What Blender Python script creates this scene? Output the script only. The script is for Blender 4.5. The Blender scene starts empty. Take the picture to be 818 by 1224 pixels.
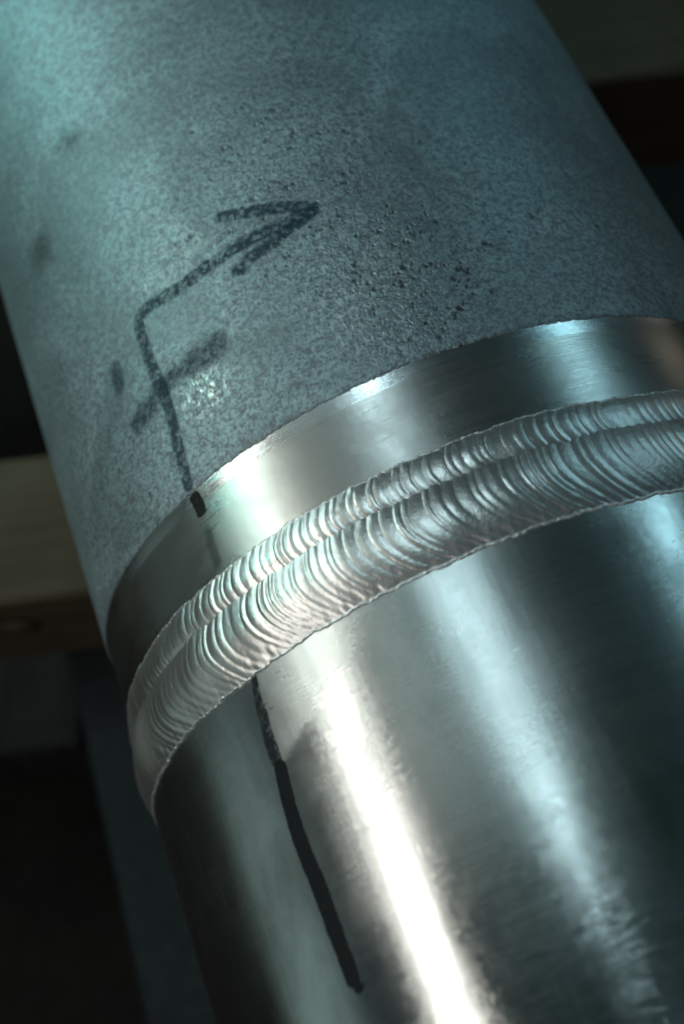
import bpy, math, random
import numpy as np
from mathutils import Matrix, Vector

R = 0.06                    # pipe radius in metres
ZC = 0.214                  # height of the pipe axis above the floor
scene = bpy.context.scene
C = scene.collection

# ------------------------------------------------------------------ camera
cam_d = bpy.data.cameras.new('camera')
cam = bpy.data.objects.new('camera', cam_d); C.objects.link(cam)
cam_d.sensor_fit = 'VERTICAL'; cam_d.sensor_height = 36.0
cam_d.lens = 1616.45 / 1224 * 36.0
cam_d.clip_start = 0.002; cam_d.clip_end = 50
rot = Matrix(((0.9121581, 0.4055890, 0.0588652),
              (-0.3348710, 0.8203850, -0.4634974),
              (-0.2362816, 0.4030707, 0.8841408)))
m4 = rot.to_4x4(); m4.translation = Vector((0, -1.2612 * R, 3.5594 * R + ZC))
cam.matrix_world = m4
cam_d.dof.use_dof = True
cam_d.dof.focus_distance = 0.182
cam_d.dof.aperture_fstop = 15
scene.camera = cam
scene.cycles.filter_width = 2.0

# ------------------------------------------------------------------ world, lamps, exposure
w = bpy.data.worlds.new('World'); scene.world = w; w.use_nodes = True
w.node_tree.nodes['Background'].inputs[0].default_value = (0.30, 0.56, 0.60, 1)
w.node_tree.nodes['Background'].inputs[1].default_value = 0.037
vs = scene.view_settings
vs.view_transform = 'Standard'; vs.look = 'None'; vs.gamma = 1; vs.exposure = 0.1
vs.use_curve_mapping = False

def lamp(name, d, dist, sx, sy, power, color, spread=180, target=(0, 0, 0)):
    l = bpy.data.lights.new(name, 'AREA'); l.shape = 'RECTANGLE'
    l.size = sx; l.size_y = sy; l.energy = power; l.color = color; l.spread = math.radians(spread)
    o = bpy.data.objects.new(name, l); C.objects.link(o)
    pos = Vector(d).normalized() * dist
    z = (pos - Vector(target)).normalized()      # the lamp's -Z looks at the target
    y = Vector((0, 1, 0)); y = (y - z * y.dot(z)).normalized(); x = y.cross(z)
    m = Matrix((x, y, z)).transposed().to_4x4()
    m.translation = Vector((0, 0, ZC)) + pos
    o.matrix_world = m
    return o
def az(deg, y):          # direction at an angle round the pipe, y along it
    a = math.radians(deg); k = math.sqrt(max(0, 1 - y * y)); return (math.sin(a) * k, y, math.cos(a) * k)

lamp('ceiling_tube_warm', az(-45, 0.10), 1.6, 0.070, 2.6, 7.0, (1.0, 0.98, 0.90))
lamp('ceiling_tube_cool', az(-2, 0.415), 1.72, 0.030, 0.74, 1.9, (0.66, 0.93, 1.0))
lamp('side_tube_cool', az(60, 0.40), 1.8, 0.06, 1.0, 1.3, (0.45, 0.86, 1.0))
lamp('low_lamp_warm', az(98, 0.45), 1.8, 0.03, 0.5, 0.45, (1.0, 0.93, 0.74))
lamp('low_left_fill', az(-84, 0.10), 1.8, 0.7, 0.9, 0.38, (0.72, 1.0, 0.92))  # added dim greenish area lamp, lifts the left flank of the lower pipe
lamp('rear_fill', az(0, -0.62), 1.8, 0.9, 0.30, 1.5, (1.0, 0.98, 0.95))  # added lamp behind the camera, brightens the weld's lower slopes
lamp('far_fill_soft', (-0.50, 0.82, 0.32), 1.8, 0.6, 0.6, 2.2, (0.60, 0.90, 0.88))  # unseen soft area lamp, added to cool the far upper left
lamp('far_fill_teal', (-0.60, 0.66, 0.45), 1.4, 0.40, 0.40, 0.115, (0.18, 0.90, 0.80), 12, (-0.03, 0.31, 0.04))  # added narrow beam, puts teal light on the blasted length only
lamp('far_fill_blue', (0.75, 0.45, 0.48), 1.4, 0.30, 0.30, 0.042, (0.14, 0.78, 0.92), 10, (0.03, 0.27, 0.04))  # added beam from the right, tints the far blasted flank blue-teal
lamp('ceiling_bounce_fill', az(-10, 0.30), 1.68, 1.30, 0.36, 0.24, (0.70, 1.0, 0.96))  # added broad lamp standing in for ceiling bounce on the brushed metal
lamp('ceiling_bounce', az(-24, 0.50), 2.3, 0.55, 0.95, 0.52, (0.82, 1.0, 0.95))

# ------------------------------------------------------------------ node helpers
class N:
    def __init__(s, name):
        s.m = bpy.data.materials.new(name); s.m.use_nodes = True
        s.t = s.m.node_tree; s.b = s.t.nodes['Principled BSDF']; s.out = s.t.nodes['Material Output']
    def n(s, kind, **kw):
        x = s.t.nodes.new(kind)
        for k, v in kw.items(): setattr(x, k, v)
        return x
    def link(s, a, b): s.t.links.new(a, b)
    def put(s, sock, v):
        if hasattr(v, 'is_output') or isinstance(v, bpy.types.NodeSocket): s.link(v, sock)
        else: sock.default_value = v
    def math(s, op, a, b=0.0, c=None, clamp=False):
        x = s.n('ShaderNodeMath', operation=op, use_clamp=clamp)
        s.put(x.inputs[0], a); s.put(x.inputs[1], b)
        if c is not None: s.put(x.inputs[2], c)
        return x.outputs[0]
    def ramp(s, v, lo, hi, a=0.0, b=1.0, smooth=True):
        x = s.n('ShaderNodeMapRange', interpolation_type='SMOOTHSTEP' if smooth else 'LINEAR')
        s.put(x.inputs['Value'], v); s.put(x.inputs['From Min'], lo); s.put(x.inputs['From Max'], hi)
        s.put(x.inputs['To Min'], a); s.put(x.inputs['To Max'], b)
        return x.outputs[0]
    def mix(s, f, a, b):
        x = s.n('ShaderNodeMix', data_type='RGBA')
        s.put(x.inputs['Factor'], f); s.put(x.inputs['A'], a); s.put(x.inputs['B'], b)
        return next(o for o in x.outputs if o.type == 'RGBA')
    def lerp(s, f, a, b):
        x = s.n('ShaderNodeMix', data_type='FLOAT')
        s.put(x.inputs[0], f); s.put(x.inputs[2], a); s.put(x.inputs[3], b)
        return x.outputs[0]
    def obj(s):
        return s.n('ShaderNodeTexCoord').outputs['Object']
    def uv(s):      # u = along the pipe, v = round it, both in pipe radii
        return s.n('ShaderNodeUVMap', uv_map='cyl').outputs[0]
    def scale(s, vec, v3):
        x = s.n('ShaderNodeMapping'); s.link(vec, x.inputs[0]); x.inputs['Scale'].default_value = v3
        return x.outputs[0]
    def noise(s, vec, scale, detail=3, rough=0.55, dist=0.0):
        x = s.n('ShaderNodeTexNoise'); s.link(vec, x.inputs['Vector'])
        x.inputs['Scale'].default_value = scale; x.inputs['Detail'].default_value = detail
        x.inputs['Roughness'].default_value = rough; x.inputs['Distortion'].default_value = dist
        return x.outputs[0]
    def voro(s, vec, scale, feature='F1'):
        x = s.n('ShaderNodeTexVoronoi', feature=feature); s.link(vec, x.inputs['Vector'])
        x.inputs['Scale'].default_value = scale
        return x.outputs['Distance']
    def sep(s, v):
        x = s.n('ShaderNodeSeparateXYZ'); s.link(v, x.inputs[0]); return x.outputs
    def bump(s, h, strength, dist, prev=None):
        x = s.n('ShaderNodeBump'); s.put(x.inputs['Strength'], strength); x.inputs['Distance'].default_value = dist
        s.link(h, x.inputs['Height'])
        if prev is not None: s.link(prev, x.inputs['Normal'])
        return x.outputs[0]
    def blob(s, u, v, u0, v0, ru, rv):   # soft round mask in pipe coordinates, 1 in the middle
        a = s.math('DIVIDE', s.math('SUBTRACT', u, u0), ru); b = s.math('DIVIDE', s.math('SUBTRACT', v, v0), rv)
        d = s.math('SQRT', s.math('ADD', s.math('MULTIPLY', a, a), s.math('MULTIPLY', b, b)))
        return s.ramp(d, 0.25, 1.0, 1.0, 0.0)
    def set(s, **kw):
        names = {'color': 'Base Color', 'metal': 'Metallic', 'rough': 'Roughness', 'normal': 'Normal', 'aniso': 'Anisotropic', 'tangent': 'Tangent', 'alpha': 'Alpha', 'spec': 'Specular IOR Level'}
        for k, v in kw.items(): s.put(s.b.inputs[names[k]], v)
    def tangent(s):
        return s.n('ShaderNodeTangent', direction_type='UV_MAP', uv_map='cyl').outputs[0]

# ------------------------------------------------------------------ materials
def mat_blasted():
    k = N('blasted_aluminium'); o = k.obj(); uv = k.uv(); su = k.sep(uv); u, v = su[0], su[1]
    fine = k.noise(o, 2000, 2, 0.6); mid = k.noise(o, 900, 3, 0.75); big = k.noise(o, 38, 4, 0.6, 0.6); clouds = k.noise(o, 42, 4, 0.55, 0.5)
    wv = k.n('ShaderNodeVectorMath', operation='ADD'); k.link(o, wv.inputs[0]); wn = k.n('ShaderNodeTexNoise'); k.link(o, wn.inputs['Vector']); wn.inputs['Scale'].default_value = 1200
    ws = k.n('ShaderNodeVectorMath', operation='SCALE'); k.link(wn.outputs['Color'], ws.inputs[0]); ws.inputs['Scale'].default_value = 0.0009; k.link(ws.outputs[0], wv.inputs[1])
    pitn = k.math('MINIMUM', k.voro(wv.outputs[0], 850), k.math('MULTIPLY', k.voro(wv.outputs[0], 480), 1.15)); pitw = k.noise(o, 300, 3, 0.6)
    pitarea = k.math('MAXIMUM', k.blob(u, v, 0.60, 0.20, 0.42, 0.36), k.math('MULTIPLY', k.blob(u, v, 0.95, 0.05, 0.55, 0.5), 0.75))
    pits = k.math('MULTIPLY', k.ramp(pitn, 0.10, 0.38, 1.0, 0.0), k.ramp(k.math('ADD', pitw, k.math('MULTIPLY', pitarea, 0.20)), 0.62, 0.78))
    base = k.mix(k.ramp(big, 0.3, 0.7), (0.35, 0.455, 0.485, 1), (0.49, 0.60, 0.64, 1))
    base = k.mix(k.math('MULTIPLY', k.ramp(clouds, 0.44, 0.62), 0.62), base, (0.23, 0.29, 0.305, 1))
    base = k.mix(k.ramp(k.math('MULTIPLY', k.math('ADD', fine, mid), 0.5), 0.38, 0.60), (0.21, 0.235, 0.265, 1), base)
    sp = k.ramp(mid, 0.60, 0.72)
    base = k.mix(k.math('MULTIPLY', sp, 0.22), base, (0.80, 0.82, 0.84, 1))
    base = k.mix(k.math('MULTIPLY', pits, 0.75), base, (0.02, 0.025, 0.03, 1))
    # shiny scuffs, scraped free of the blasted skin
    scr = k.scale(uv, (14, 60, 1)); sn = k.noise(scr, 3.0, 3, 0.6, 0.4)
    scuff = k.math('MULTIPLY', k.math('MAXIMUM', k.blob(u, v, 0.56, -0.38, 0.10, 0.12), k.math('MAXIMUM', k.math('MULTIPLY', k.blob(u, v, 0.60, 0.06, 0.30, 0.24), 0.55), k.math('MULTIPLY', k.blob(u, v, 0.95, -0.35, 0.10, 0.25), 0.4))),
                   k.ramp(k.math('MULTIPLY', k.math('ADD', sn, mid), 0.5), 0.50, 0.62))
    base = k.mix(scuff, base, (0.74, 0.72, 0.66, 1))
    h = k.math('ADD', k.math('MULTIPLY', fine, 0.45), k.math('ADD', k.math('MULTIPLY', mid, 0.9), k.math('MULTIPLY', pits, -0.7)))
    nrm = k.bump(h, k.lerp(scuff, k.math('ADD', 0.5, k.math('MULTIPLY', pitarea, 0.5)), 0.4), 0.00028)
    k.set(color=base, metal=k.lerp(scuff, 0.72, 1.0), rough=k.lerp(scuff, k.math('SUBTRACT', k.ramp(big, 0.3, 0.7, 0.50, 0.60), k.math('MULTIPLY', pitarea, 0.12)), 0.32), normal=nrm)
    return k.m

def mat_band(name, rough, tint):
    k = N(name); o = k.obj(); uv = k.uv()
    lathe = k.noise(k.scale(uv, (420, 3.0, 1)), 1.0, 4, 0.6)
    sm = k.noise(o, 55, 4, 0.6, 0.8); fine = k.noise(o, 900, 2, 0.5)
    col = k.mix(k.ramp(sm, 0.35, 0.7), tint, tuple(x * 0.80 for x in tint[:3]) + (1,))
    nrm = k.bump(k.math('ADD', lathe, k.math('MULTIPLY', fine, 0.4)), 0.35, 0.00006)
    k.set(color=col, metal=1.0, rough=k.math('ADD', k.ramp(sm, 0.3, 0.7, rough - 0.05, rough + 0.07), k.ramp(lathe, 0.3, 0.7, -0.03, 0.03)), aniso=0.6, tangent=k.tangent(), normal=nrm)
    return k.m

def mat_polished():
    k = N('brushed_aluminium'); o = k.obj(); uv = k.uv(); su = k.sep(uv); u, v = su[0], su[1]
    lathe = k.noise(k.scale(uv, (360, 3.0, 1)), 1.0, 5, 0.7)
    drawn = k.noise(k.scale(uv, (1.2, 70, 1)), 1.0, 3, 0.6)
    sm = k.noise(o, 30, 5, 0.62, 0.9); sm2 = k.noise(o, 75, 4, 0.6, 1.2); fine = k.noise(o, 1100, 2, 0.5)
    # matte wire-brushed wedge next to the weld, its far edge one diagonal stroke
    hp = k.math('SUBTRACT', k.math('ADD', u, 0.334), k.math('MULTIPLY', k.math('ADD', v, 0.497), 0.515))
    hp = k.math('ADD', hp, k.math('MULTIPLY', k.math('SUBTRACT', k.noise(k.scale(uv, (30, 30, 1)), 1.0, 3, 0.6), 0.5), 0.02))
    wb = k.math('MULTIPLY', k.ramp(hp, -0.015, 0.022), k.math('MULTIPLY', k.ramp(v, -0.55, -0.50), k.ramp(v, -0.34, -0.15, 1.0, 0.1)))
    wb = k.math('MAXIMUM', wb, k.math('MULTIPLY', k.ramp(k.math('ADD', u, k.math('MULTIPLY', sm2, 0.10)), -0.16, -0.06), 0.5))
    # scuffed, scratchy patches
    scn = k.noise(k.scale(uv, (110, 40, 1)), 1.6, 4, 0.75, 0.3)
    area = k.math('MAXIMUM', k.blob(u, v, -0.33, 0.02, 0.28, 0.13), k.math('MAXIMUM', k.blob(u, v, -0.5, -0.13, 0.30, 0.10), k.blob(u, v, -0.25, 0.45, 0.12, 0.12)))
    scuff = k.math('MULTIPLY', area, k.ramp(scn, 0.54, 0.72))
    gm = k.n('ShaderNodeMapping'); k.link(uv, gm.inputs[0]); gm.inputs['Rotation'].default_value = (0, 0, 0.6); gm.inputs['Scale'].default_value = (3.2, 6.5, 1)
    grime = k.ramp(k.noise(gm.outputs[0], 1.0, 4, 0.55, 0.8), 0.38, 0.72)
    col = k.mix(grime, (0.74, 0.755, 0.745, 1), (0.52, 0.545, 0.535, 1))
    col = k.mix(k.math('MULTIPLY', scuff, 0.55), col, (0.36, 0.37, 0.37, 1))
    rough = k.lerp(grime, k.ramp(sm2, 0.3, 0.7, 0.19, 0.225), 0.30)
    rough = k.lerp(wb, rough, k.ramp(sm2, 0.3, 0.7, 0.27, 0.34)); dull = k.math('MULTIPLY', k.blob(u, v, -0.30, 0.02, 0.42, 0.34), k.ramp(sm2, 0.25, 0.6, 0.5, 1.0)); rough = k.lerp(dull, rough, 0.30); rough = k.lerp(scuff, rough, 0.32)
    low = k.ramp(k.math('ADD', u, k.math('MULTIPLY', k.math('SUBTRACT', sm2, 0.5), 0.25)), -0.55, -0.85)
    rough = k.lerp(low, rough, k.ramp(sm2, 0.3, 0.7, 0.13, 0.165))
    coarse = k.noise(k.scale(uv, (90, 1.6, 1)), 1.0, 5, 0.75)
    rough = k.math('ADD', rough, k.math('MULTIPLY', k.math('ADD', k.math('SUBTRACT', lathe, 0.5), k.math('SUBTRACT', coarse, 0.5)), 0.08))
    h = k.math('ADD', k.math('ADD', k.math('ADD', lathe, k.math('MULTIPLY', coarse, 0.45)), k.math('MULTIPLY', drawn, 0.5)), k.math('MULTIPLY', fine, 0.12))
    nrm = k.bump(h, k.lerp(wb, 0.34, 0.6), 0.00004)
    k.set(color=col, metal=1.0, rough=rough, aniso=k.lerp(low, k.lerp(wb, 0.40, 0.25), 0.10), tangent=k.tangent(), normal=nrm)
    return k.m

def mat_weld():
    k = N('weld_metal'); o = k.obj()
    toe = k.n('ShaderNodeAttribute', attribute_name='toe').outputs['Fac']
    frost = k.n('ShaderNodeAttribute', attribute_name='frost').outputs['Fac']
    fine = k.noise(o, 1300, 3, 0.6); mid = k.noise(o, 260, 3, 0.6); big = k.noise(o, 50, 3, 0.5)
    col = k.mix(k.ramp(big, 0.35, 0.65), (0.91, 0.885, 0.85, 1), (0.84, 0.83, 0.82, 1))
    col = k.mix(k.ramp(mid, 0.58, 0.75, 0, 0.35), col, (0.42, 0.42, 0.41, 1))
    col = k.mix(k.math('MULTIPLY', toe, k.ramp(mid, 0.25, 0.42)), col, (0.93, 0.94, 0.94, 1))
    rough = k.lerp(toe, k.lerp(frost, k.ramp(big, 0.3, 0.7, 0.29, 0.37), 0.44), 0.35)
    nrm = k.bump(k.math('ADD', fine, k.math('MULTIPLY', mid, 0.6)), k.math('MAXIMUM', toe, k.lerp(frost, 0.35, 0.8)), 0.00016)
    k.set(color=col, metal=k.lerp(toe, 0.97, 0.80), rough=rough, normal=nrm)
    return k.m

def mat_ink(name, color, opacity, soft, speck, scale=900, warm=0.0):
    # marker ink: uv 'stroke' = (length in radii, -1..1 across)
    k = N(name); o = k.obj()
    st = k.sep(k.n('ShaderNodeUVMap', uv_map='stroke').outputs[0]); ends = k.n('ShaderNodeAttribute', attribute_name='ends').outputs['Fac']
    wob = k.noise(o, 420, 3, 0.6); grain = k.noise(o, scale, 3, 0.7); blot = k.noise(o, 130, 2, 0.5)
    across = k.math('ADD', k.math('ABSOLUTE', st[1]), k.math('MULTIPLY', k.math('SUBTRACT', wob, 0.5), 0.7 * (0.35 + soft)))
    back = k.math('SUBTRACT', 1.0, ends)
    across = k.math('SQRT', k.math('ADD', k.math('MULTIPLY', across, across), k.math('MULTIPLY', back, back)))
    a = k.ramp(across, 1.0 - soft, 1.0 - soft * 0.1, 1.0, 0.0)
    g = k.ramp(k.math('ADD', k.math('MULTIPLY', grain, 0.9), k.math('MULTIPLY', blot, 0.1)), 0.45, 0.62, 1.0, 1.0 - speck)
    a = k.math('MULTIPLY', k.math('MULTIPLY', a, g), opacity)
    k.set(color=color, metal=0.0, rough=0.55, alpha=a, spec=0.3)
    return k.m

def mat_wood(name, c1, c2, c3):
    k = N(name); o = k.obj()
    g = k.noise(k.scale(o, (9, 220, 220)), 1.0, 5, 0.65, 1.2); b = k.noise(o, 22, 3, 0.6); saw = k.noise(k.scale(o, (900, 40, 40)), 1.0, 2, 0.5)
    col = k.mix(k.ramp(g, 0.35, 0.68), c1, c2); col = k.mix(k.ramp(b, 0.42, 0.7, 0, 0.6), col, c3)
    k.set(color=col, rough=0.8, spec=0.2, normal=k.bump(k.math('ADD', g, k.math('MULTIPLY', saw, 0.4)), 0.6, 0.0006))
    return k.m

def mat_simple(name, c1, c2, rough, metal=0.0, scale=40, bump=0.3):
    k = N(name); o = k.obj(); a = k.noise(o, scale, 5, 0.6); b = k.noise(o, scale * 9, 3, 0.6)
    k.set(color=k.mix(k.ramp(a, 0.35, 0.68), c1, c2), rough=k.ramp(b, 0.3, 0.7, rough - 0.08, rough + 0.08), metal=metal, spec=0.3, normal=k.bump(k.math('ADD', a, k.math('MULTIPLY', b, 0.3)), bump, 0.001))
    return k.m

M_BLAST = mat_blasted()
M_CHAM = mat_band('turned_chamfer', 0.27, (0.82, 0.83, 0.83, 1))
M_BAND = mat_band('turned_band', 0.31, (0.66, 0.645, 0.62, 1))
M_POL = mat_polished()
M_WELD = mat_weld()
M_INK = mat_ink('black_marker', (0.004, 0.006, 0.008, 1), 0.99, 0.16, 0.22, 1100)
M_INK_DRY = mat_ink('dry_marker', (0.012, 0.02, 0.024, 1), 0.85, 0.30, 0.75, 1000)
M_INK_BLAST = mat_ink('marker_on_blasting', (0.017, 0.060, 0.094, 1), 0.72, 0.50, 0.85, 1100)
M_INK_OLD = mat_ink('rubbed_out_marker', (0.016, 0.040, 0.055, 1), 0.58, 0.85, 0.55, 1300)
M_INK_SMEAR = mat_ink('smeared_marker', (0.02, 0.03, 0.03, 1), 0.40, 0.90, 0.2, 500)
M_SMUDGE = mat_ink('greasy_smudge', (0.05, 0.055, 0.04, 1), 0.50, 0.98, 0.25, 500)
M_WOOD = mat_wood('timber', (0.082, 0.061, 0.038, 1), (0.120, 0.094, 0.061, 1), (0.058, 0.043, 0.027, 1))
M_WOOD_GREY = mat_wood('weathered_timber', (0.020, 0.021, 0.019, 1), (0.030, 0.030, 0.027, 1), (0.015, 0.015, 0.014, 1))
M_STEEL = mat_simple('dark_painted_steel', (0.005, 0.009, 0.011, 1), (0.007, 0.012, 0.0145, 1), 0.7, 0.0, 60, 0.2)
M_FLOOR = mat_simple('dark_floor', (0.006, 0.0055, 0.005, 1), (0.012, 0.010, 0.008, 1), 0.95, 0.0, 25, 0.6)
M_TUBE = mat_simple('dull_tube_steel', (0.10, 0.10, 0.095, 1), (0.16, 0.15, 0.14, 1), 0.6, 0.3, 80, 0.3)

# ------------------------------------------------------------------ mesh helpers
def mesh_obj(name, verts, faces, mat, parent=None, loc=None, smooth=True):
    me = bpy.data.meshes.new(name); me.from_pydata([tuple(x) for x in verts], [], faces); me.update()
    me.materials.append(mat)
    if smooth: me.polygons.foreach_set('use_smooth', [True] * len(me.polygons))
    o = bpy.data.objects.new(name, me); C.objects.link(o)
    if parent: o.parent = parent
    if loc: o.location = loc
    return o

def tag(o, label, cat, group=None):
    o['label'] = label; o['category'] = cat
    if group: o['group'] = group

def grid_faces(nt, ns, close):
    i = np.arange(nt if close else nt - 1); j = np.arange(ns - 1)
    I, J = np.meshgrid(i, j, indexing='ij'); I2 = (I + 1) % nt
    a = I * ns + J; b = I2 * ns + J; c = I2 * ns + J + 1; d = I * ns + J + 1
    return np.stack([a, d, c, b], -1).reshape(-1, 4)

def add_uv(me, name, uvs):      # per vertex -> per corner
    lay = me.uv_layers.new(name=name)
    li = np.empty(len(me.loops), dtype=np.int64); me.loops.foreach_get('vertex_index', li)
    lay.data.foreach_set('uv', np.asarray(uvs, dtype=np.float32)[li].ravel())

def add_attr(me, name, vals):
    a = me.attributes.new(name, 'FLOAT', 'POINT'); a.data.foreach_set('value', np.asarray(vals, dtype=np.float32).ravel())

def revolved(name, th, S, RR, mat, parent, close=True, attrs=None):
    """sheet wrapped round the pipe: S, RR arrays (n_theta, n_s) in pipe radii"""
    nt, ns = S.shape; T = np.repeat(th[:, None], ns, 1)
    P = np.stack([np.sin(T) * RR, S, np.cos(T) * RR], -1).reshape(-1, 3) * R
    me = bpy.data.meshes.new(name); f = grid_faces(nt, ns, close)
    me.vertices.add(len(P)); me.vertices.foreach_set('co', P.astype(np.float32).ravel())
    me.loops.add(f.size); me.loops.foreach_set('vertex_index', f.astype(np.int32).ravel())
    me.polygons.add(len(f)); me.polygons.foreach_set('loop_start', np.arange(0, f.size, 4, dtype=np.int32))
    me.polygons.foreach_set('loop_total', np.full(len(f), 4, dtype=np.int32))
    me.update(calc_edges=True); me.validate()
    me.polygons.foreach_set('use_smooth', [True] * len(me.polygons)); me.materials.append(mat)
    add_uv(me, 'cyl', np.stack([S, T], -1).reshape(-1, 2))
    for k, v in (attrs or {}).items(): add_attr(me, k, v)
    o = bpy.data.objects.new(name, me); C.objects.link(o); o.parent = parent
    return o

def smooth_noise(th, seed, freqs, amps):
    rg = np.random.default_rng(seed); out = np.zeros_like(th)
    for f, a in zip(freqs, amps): out += a * np.sin(f * th + rg.uniform(0, 6.28)) * (0.6 + 0.4 * np.sin(0.37 * f * th + rg.uniform(0, 6.28)))
    return out

# ------------------------------------------------------------------ floor and supports
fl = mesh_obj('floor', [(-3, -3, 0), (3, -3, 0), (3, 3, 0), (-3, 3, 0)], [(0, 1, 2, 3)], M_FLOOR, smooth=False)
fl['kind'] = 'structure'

def bar(name, length, width, height, mat, loc, rotz, ragged=0.0, seed=0, bev=0.002):
    """squared timber with eased, slightly uneven edges; local X is its length, origin at the middle of its underside"""
    rg = random.Random(seed); n = 40; vs_, fs = [], []
    prof = [(-1, 0, 0), (-1, 1, 0), (-1, 1, 1), (1, 1, 1), (1, 1, 0), (1, 0, 0)]
    w2 = width / 2
    sec = [(-w2 + bev, 0), (-w2, bev), (-w2, height - bev), (-w2 + bev * 0.3, height - bev * 0.3), (-w2 + bev, height), (w2 - bev, height), (w2 - bev * 0.3, height - bev * 0.3), (w2, height - bev), (w2, bev), (w2 - bev, 0)]
    m = len(sec)
    for i in range(n + 1):
        x = -length / 2 + length * i / n
        for j, (y, z) in enumerate(sec):
            q = ragged * (rg.random() - 0.5)
            vs_.append((x, y + q, z + (q if z > height * 0.6 else 0)))
    for i in range(n):
        for j in range(m): a = i * m + j; b = i * m + (j + 1) % m; fs.append((a, b, b + m, a + m))
    fs.append(tuple(range(m - 1, -1, -1))); fs.append(tuple(n * m + j for j in range(m)))
    o = mesh_obj(name, vs_, fs, mat, smooth=False); o.location = loc; o.rotation_euler = (0, 0, rotz)
    return o

TILT = math.radians(-18)
TZ = ZC - R - 0.038
t1 = bar('timber_bearer', 0.62, 0.039, 0.038, M_WOOD, (0.0, 0.0700, TZ), TILT, 0.0012, 1)
tag(t1, 'tan timber bearer crossing under the pipe at the left edge', 'timber', 'timbers carrying the pipe')
t2 = bar('timber_bearer', 0.62, 0.060, 0.038, M_WOOD, (0.0, 0.2200, TZ), math.radians(-24), 0.0012, 2)
tag(t2, 'dim olive timber bearer behind the pipe in the top right corner', 'timber', 'timbers carrying the pipe')

# dark steel channel below the timbers, running almost along the pipe
CH_H = 0.116; CZ = TZ - CH_H
ch = bpy.data.objects.new('steel_channel', None); C.objects.link(ch); ch.location = (0, 0, CZ); ch.rotation_euler = (0, 0, math.radians(-3.0))
def chbox(name, x0, x1, z0, z1, b=0.0015):
    y0, y1 = -0.42, 0.112
    v = []
    for y in (y0, y1):
        v += [(x0 + b, y, z0), (x1 - b, y, z0), (x1, y, z0 + b), (x1, y, z1 - b), (x1 - b, y, z1), (x0 + b, y, z1), (x0, y, z1 - b), (x0, y, z0 + b)]
    f = [tuple(range(8)), tuple(range(15, 7, -1))] + [(i, i + 8, (i + 1) % 8 + 8, (i + 1) % 8) for i in range(8)]
    return mesh_obj(name, v, f, M_STEEL, ch, smooth=False)
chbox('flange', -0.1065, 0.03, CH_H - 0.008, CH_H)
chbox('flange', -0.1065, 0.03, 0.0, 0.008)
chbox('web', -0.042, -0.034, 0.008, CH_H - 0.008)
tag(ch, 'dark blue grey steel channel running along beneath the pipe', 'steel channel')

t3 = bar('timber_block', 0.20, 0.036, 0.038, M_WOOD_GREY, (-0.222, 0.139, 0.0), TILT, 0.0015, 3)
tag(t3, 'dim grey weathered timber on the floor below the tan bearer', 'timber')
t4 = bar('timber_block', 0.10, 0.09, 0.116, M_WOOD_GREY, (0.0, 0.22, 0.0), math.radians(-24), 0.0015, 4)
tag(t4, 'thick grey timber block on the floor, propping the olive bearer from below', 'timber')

# knot on the near face of the tan bearer: domed heart inside a dark ring
M_KNOT = mat_simple('knot_heart', (0.075, 0.062, 0.045, 1), (0.10, 0.085, 0.06, 1), 0.8, 0.0, 200, 0.4)
M_KNOT_RING = mat_simple('knot_bark', (0.012, 0.009, 0.006, 1), (0.022, 0.016, 0.011, 1), 0.9, 0.0, 200, 0.6)
def knot_piece(name, prof, mat, parent, loc):
    n, v, f, m = 28, [], [], len(prof)
    for i in range(n):
        a = 2 * math.pi * i / n; q = 1 + 0.07 * math.sin(2 * a + 0.6) + 0.04 * math.sin(5 * a)
        for r_, d in prof: v.append((r_ * q * 1.15 * math.cos(a), -d, r_ * q * math.sin(a)))
    for i in range(n):
        for j in range(m - 1): c = ((i + 1) % n) * m; f.append((i * m + j, c + j, c + j + 1, i * m + j + 1))
    o = mesh_obj(name, v, f, mat, parent); o.location = loc
    return o
KN = (-0.1038, -0.0195, 0.0230)
kn = knot_piece('knot', [(0.0, 0.0012), (0.0015, 0.0011), (0.0030, 0.0008), (0.0040, 0.0002), (0.0042, -0.002)], M_KNOT, t1, KN)
kr = knot_piece('knot_ring', [(0.0041, -0.002), (0.0042, 0.0004), (0.0048, 0.0007), (0.0055, 0.0004), (0.0057, -0.002)], M_KNOT_RING, kn, (0, 0, 0))

# ------------------------------------------------------------------ the welded pipe
pipe = bpy.data.objects.new('welded_pipe', None); C.objects.link(pipe); pipe.location = (0, 0, ZC)
tag(pipe, 'welded aluminium pipe, blasted above and brushed below a double weld bead', 'pipe')
PI = math.pi
SA, SC, SB, SM, SD = 0.355, 0.320, 0.131, 0.034, -0.131   # stations along the pipe: blast edge, chamfer, weld toe, valley, weld toe
S_END, S_START = 7.0, -5.0

# blasted section: proud skin with a ragged cut edge
th = np.linspace(-PI, PI, 1800, endpoint=False)
rag = smooth_noise(th, 5, (23, 61, 140, 311, 520), (0.0012, 0.0012, 0.0014, 0.0014, 0.0012))
sl = np.concatenate([[SA + 0.02, SA - 0.002, SA - 0.0005, SA + 0.003, SA + 0.010], np.linspace(SA + 0.05, S_END, 30), [S_END, SA + 0.3]])
rl = np.concatenate([[0.972, 0.986, 0.9982, 1.0000, 1.0008], np.full(30, 1.0010), [0.90, 0.90]])
S = np.repeat(sl[None], len(th), 0); S[:, 1:4] += rag[:, None]
blasted = revolved('blasted_section', th, S, np.repeat(rl[None], len(th), 0), M_BLAST, pipe)
blasted['label'] = 'matt grit-blasted grey upper length of the pipe'

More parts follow.
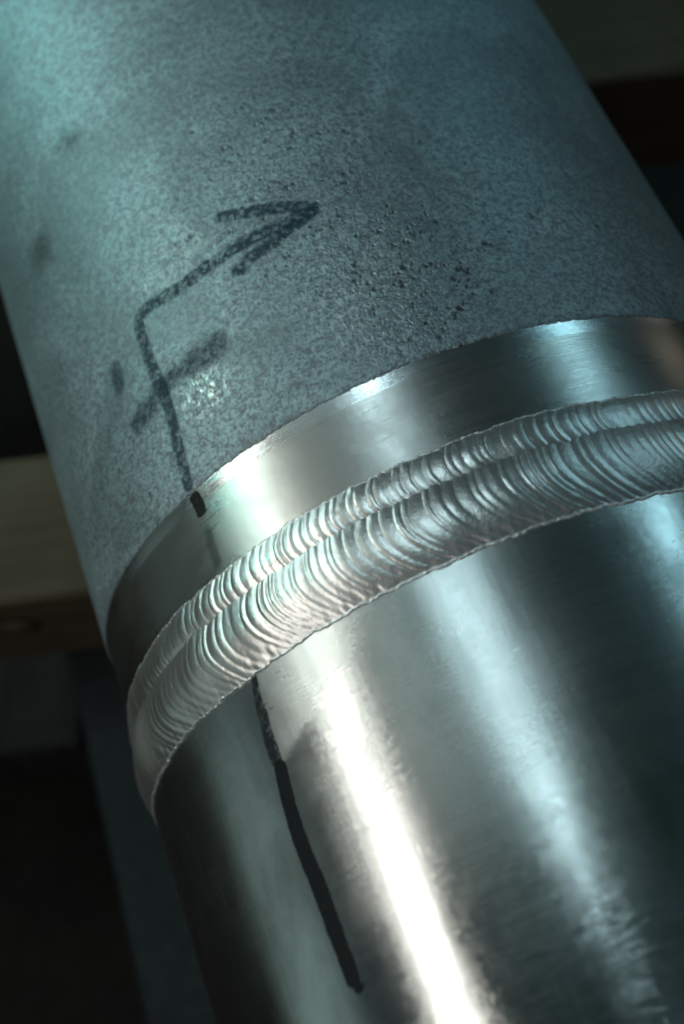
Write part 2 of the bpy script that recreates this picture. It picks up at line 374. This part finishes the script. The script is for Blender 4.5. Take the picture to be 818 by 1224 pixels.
th = np.linspace(-PI, PI, 720, endpoint=False)
def sheet(name, pts, mat, parent):
    sl = np.array([p[0] for p in pts]); rl = np.array([p[1] for p in pts])
    return revolved(name, th, np.repeat(sl[None], len(th), 0), np.repeat(rl[None], len(th), 0), mat, parent)
band = sheet('machined_band', [(SC, 0.9948), (SC - 0.006, 0.9945), (SC - 0.02, 0.9943), (SB + 0.02, 0.9945), (SB - 0.03, 0.9945)], M_BAND, pipe)
band['label'] = 'smooth turned band between the blasted pipe and the weld'
cham = sheet('chamfer', [(SA + 0.015, 0.9985), (SA - 0.002, 0.9980), (SA - 0.02, 0.9966), (SC + 0.004, 0.9952), (SC, 0.9948)], M_CHAM, band)
cham['label'] = 'bright narrow chamfer along the upper edge of the band'
pol = sheet('brushed_section', [(SD + 0.04, 1.002)] + [(s, 1.002) for s in np.linspace(SD, S_START, 24)] + [(S_START, 0.90), (SD, 0.90)], M_POL, pipe)
pol['label'] = 'shiny brushed lower length of the pipe with light streaks'

# weld beads: real ripples
def bead(name, s_lo, s_hi, height, pitch, k, v0, amp, seed, flats, rb):
    nt, nv = 4200, 60
    t = np.linspace(-PI, PI, nt, endpoint=False); e = np.linspace(0.905, 1, 11); v = np.concatenate([-e[::-1], np.linspace(-0.895, 0.895, nv - 22), e])
    rg = np.random.default_rng(seed)
    T = np.repeat(t[:, None], nv, 1); V = np.repeat(v[None], nt, 0)
    cuts = np.cumsum(rg.uniform(0.55, 1.45, int(2 * PI / pitch * 1.3)) * pitch) - PI - 0.5
    am = rg.uniform(0.35, 1.15, len(cuts) + 1); skew = rg.uniform(0.55, 1.7, len(cuts) + 1); offs = rg.normal(0, 0.25, len(cuts) + 1)
    low = smooth_noise(t, seed + 1, (7, 17, 41), (0.012, 0.008, 0.004))[:, None]
    ph = T - k * (V - v0) ** 2 - 0.35 * k * np.clip(V - v0, -2, 0) ** 2 + low * 0.7
    i = np.searchsorted(cuts, ph.ravel()).reshape(ph.shape); i = np.clip(i, 1, len(cuts) - 1)
    x = np.clip((ph - cuts[i - 1]) / (cuts[i] - cuts[i - 1]), 0, 1)
    hump = np.sin(PI * x ** skew[i]) ** 0.75
    mask = np.ones_like(T); frost = np.zeros_like(T)
    for (tc, vc, rt, rv, fr) in flats:
        g = np.exp(-(((T - tc) / rt) ** 2 + ((V - vc) / rv) ** 2) ** 2); mask *= 1 - 0.65 * g; frost = np.maximum(frost, g * fr)
    prof = np.clip(1 - V ** 2, 0, 1) ** 1.15
    lumps = smooth_noise(t, seed + 2, (11, 29, 53), (0.10, 0.07, 0.05))[:, None]
    fine = np.sin(ph * 2 * PI / (pitch * 0.23) + 2 * np.sin(5 * T)) * 0.09 * (0.5 + 0.5 * np.sin(31 * T + 3 * V)) * np.clip(1 - (V - 0.2) ** 2 * 1.6, 0, 1)
    rip = amp * mask * (am[i] * hump - 0.5 + fine + 0.25 * offs[i]) * np.clip((1 - V ** 2) * 3.5, 0, 1)
    toe_lip = 0.0027 * np.exp(-((np.abs(V) - 0.955) / 0.022) ** 2) * (0.6 + 0.8 * smooth_noise(t, seed + 3, (90, 210, 400), (0.4, 0.4, 0.4)))[:, None]
    RR = rb + height * prof * (1 + lumps) + rip + toe_lip - 0.004 * np.clip((np.abs(V) - 0.985) / 0.015, 0, 1)
    scal = 0.0045 * np.take(rg.normal(0, 1, len(cuts) + 1), i) * 0.5
    e_hi = smooth_noise(t, seed + 4, (13, 47, 110, 260), (0.003, 0.0022, 0.0018, 0.0012))[:, None]; e_lo = smooth_noise(t, seed + 5, (13, 47, 110, 260), (0.003, 0.0022, 0.0018, 0.0012))[:, None]
    S = s_lo + (s_hi - s_lo) * (V + 1) / 2 + e_hi * np.clip(V, 0, 1) + e_lo * np.clip(-V, 0, 1)
    toe = np.clip((np.abs(V) - 0.90) / 0.03, 0, 1)
    return revolved(name, t, S, RR, M_WELD, pipe, attrs={'toe': toe.reshape(-1), 'frost': frost.reshape(-1)})
b1 = bead('weld_bead', 0.005, SB + 0.004, 0.013, 0.023, 0.026, 0.15, 0.0015, 11, [(0.199, -0.25, 0.022, 0.5, 0.8)], 0.9955)
b1['label'] = 'narrower upper weld bead with close ripples'
b2 = bead('weld_bead', SD - 0.003, 0.058, 0.018, 0.024, 0.034, 0.35, 0.0018, 23, [(0.47, -0.2, 0.055, 0.40, 0.7), (-1.0, 0, 0.09, 0.9, 0.9)], 1.0030)
b2['label'] = 'wider lower weld bead with sweeping crescent ripples'

# marker strokes, smudges: thin films of ink lying on the metal
STROKES = {
    'line_dark': [(-0.5223, -0.3262, 0.0168), (-0.5345, -0.4178, 0.0189), (-0.538, -0.5165, 0.0195), (-0.5305, -0.609, 0.0202), (-0.5292, -0.7111, 0.0197), (-0.5267, -0.7679, 0.0195), (-0.5274, -0.8125, 0.0183)],
    'line_hook': [(-0.5335, -0.8151, 0.0098), (-0.5167, -0.815, 0.0095), (-0.5047, -0.8098, 0.0056)],
    'line_fade': [(-0.5105, -0.128, 0.0112), (-0.5201, -0.172, 0.0123), (-0.5238, -0.2207, 0.0159), (-0.5288, -0.2916, 0.0191), (-0.5269, -0.3355, 0.0188)],
    'stem': [(-0.4848, 0.875, 0.0199), (-0.494, 0.8219, 0.0187), (-0.4915, 0.6899, 0.0195), (-0.4879, 0.5843, 0.0184), (-0.504, 0.4528, 0.018), (-0.5088, 0.3805, 0.0161), (-0.5085, 0.3563, 0.016)],
    'tip': [(-0.5085, 0.352, 0.018), (-0.5049, 0.3299, 0.0184), (-0.5033, 0.2863, 0.0182)],
    'smear': [(-0.5011, 0.2708, 0.0214), (-0.5076, 0.2102, 0.0235), (-0.5095, 0.1342, 0.0257)],
    'shaft': [(-0.4943, 0.8606, 0.0216), (-0.4823, 0.873, 0.0221), (-0.456, 0.8767, 0.0215), (-0.3407, 0.86, 0.0223), (-0.2313, 0.8633, 0.0225), (-0.1079, 0.8635, 0.0231), (-0.0175, 0.8568, 0.0217), (0.0596, 0.8579, 0.0153)],
    'headup': [(-0.1961, 0.9811, 0.0165), (-0.1518, 0.9608, 0.0202), (-0.1045, 0.9398, 0.0213), (-0.0041, 0.8951, 0.0211), (0.0604, 0.8603, 0.015)],
    'headlo': [(-0.207, 0.7912, 0.0197), (-0.1676, 0.8073, 0.0208), (-0.1245, 0.8165, 0.0206), (-0.0488, 0.8313, 0.0203), (0.0498, 0.8548, 0.0151)],
    'oldstroke': [(-0.6412, 0.627, 0.0308), (-0.5451, 0.6375, 0.0379), (-0.4642, 0.657, 0.03), (-0.3767, 0.6489, 0.0473), (-0.2623, 0.6469, 0.043)],
    'oldblob': [(-0.6101, 0.8499, 0.0253), (-0.6189, 0.7911, 0.0322), (-0.6257, 0.7208, 0.0249)],
    'smudgeA': [(-0.6685, 1.4124, 0.0831), (-0.7596, 1.3564, 0.1185), (-0.8686, 1.3159, 0.1268)],
    'smudgeB': [(-0.4521, 1.5926, 0.097), (-0.5174, 1.524, 0.1143), (-0.5536, 1.4777, 0.0843)],
}
def resample(key, n):
    p = np.array(STROKES[key]); d = np.r_[0, np.cumsum(np.hypot(np.diff(p[:, 0]), np.diff(p[:, 1])))]
    # Catmull-Rom through the points keeps corners round
    q = np.linspace(0, d[-1], n); out = np.empty((n, 3))
    m = np.gradient(p, d, axis=0)
    for a, x in enumerate(q):
        i = min(np.searchsorted(d, x, side='right') - 1, len(d) - 2); h = d[i + 1] - d[i]; t = (x - d[i]) / h
        out[a] = (2*t**3 - 3*t**2 + 1) * p[i] + (t**3 - 2*t**2 + t) * h * m[i] + (-2*t**3 + 3*t**2) * p[i + 1] + (t**3 - t**2) * h * m[i + 1]
    return out, q
def ribbon(key, rr, lift, end_len, n=60, nc=9, widen=1.0):
    c, q = resample(key, n); c = c.copy(); c[:, 2] *= widen
    t = np.gradient(c[:, :2], axis=0); t /= np.linalg.norm(t, axis=1)[:, None]; nr = np.stack([-t[:, 1], t[:, 0]], 1)
    across = np.linspace(-1, 1, nc)
    TH = c[:, 0, None] + nr[:, 0, None] * c[:, 2, None] * across; SS = c[:, 1, None] + nr[:, 1, None] * c[:, 2, None] * across
    rad = (rr(SS) if callable(rr) else rr) + lift
    P = np.stack([np.sin(TH) * rad, SS + 0 * rad, np.cos(TH) * rad], -1).reshape(-1, 3) * R
    stroke = np.stack([np.repeat(q[:, None], nc, 1), np.repeat(across[None], n, 0)], -1).reshape(-1, 2)
    e = np.clip(np.minimum(q, q[-1] - q) / end_len, 0, 1); e = np.repeat(e[:, None], nc, 1).ravel()
    return P, stroke, e, n, nc
def stroke_obj(name, keys, rr, mat, parent, lift=0.0008, end_len=0.008, label=None, widen=1.0):
    V, U, E, F, off = [], [], [], [], 0
    for j, key in enumerate(keys):
        P, st, e, n, nc = ribbon(key, rr, lift + 0.0005 * j, end_len, widen=widen)
        V.append(P); U.append(st); E.append(e); F.append(grid_faces(n, nc, False) + off); off += len(P)
    V = np.concatenate(V); F = np.concatenate(F)
    o = mesh_obj(name, V, [tuple(int(x) for x in f) for f in F], mat, parent)
    add_uv(o.data, 'stroke', np.concatenate(U)); add_attr(o.data, 'ends', np.concatenate(E))
    if label: o['label'] = label
    return o
r_bl = 1.0010; r_po = 1.002
r_cham = lambda s: np.interp(s, [0.131, SC - 0.004, SC + 0.004, SA - 0.02, SA - 0.005], [0.9945, 0.9942, 0.9952, 0.9967, 0.9982])
stroke_obj('grease_smudge', ['smudgeA'], r_bl, M_SMUDGE, blasted, 0.0004, 0.12, 'dark greasy smudge near the left edge')
stroke_obj('grease_smudge', ['smudgeB'], r_bl, M_SMUDGE, blasted, 0.0004, 0.12, 'faint greasy smudge high on the left')
stroke_obj('faded_stroke', ['oldstroke'], r_bl, M_INK_OLD, blasted, 0.0005, 0.03, 'rubbed-out wide marker stroke crossing the line', 1.4)
stroke_obj('faded_dash', ['oldblob'], r_bl, M_INK_OLD, blasted, 0.0005, 0.04, 'rubbed-out short marker dash', 1.2)
stroke_obj('marker_arrow', ['shaft', 'headup', 'headlo'], r_bl, M_INK_BLAST, blasted, 0.0008, 0.018, 'hand-drawn blue-black marker arrow', 1.12)
stroke_obj('marker_line', ['stem'], r_bl, M_INK_BLAST, blasted, 0.0024, 0.014, 'marker line joining the arrow to the band', 1.28)
stroke_obj('marker_tip', ['tip'], r_cham, M_INK, cham, 0.0006, 0.008, 'black end of the marker line on the chamfer')
stroke_obj('marker_smear', ['smear'], r_cham, M_INK_SMEAR, band, 0.0008, 0.03, 'faint smeared end of the marker line')
stroke_obj('marker_line', ['line_fade'], r_po, M_INK_DRY, pol, 0.0005, 0.01, 'dry faded start of the black line below the weld')
stroke_obj('marker_line', ['line_dark', 'line_hook'], r_po, M_INK, pol, 0.0009, 0.016, 'solid black hand-drawn marker line on brushed metal', 1.1)
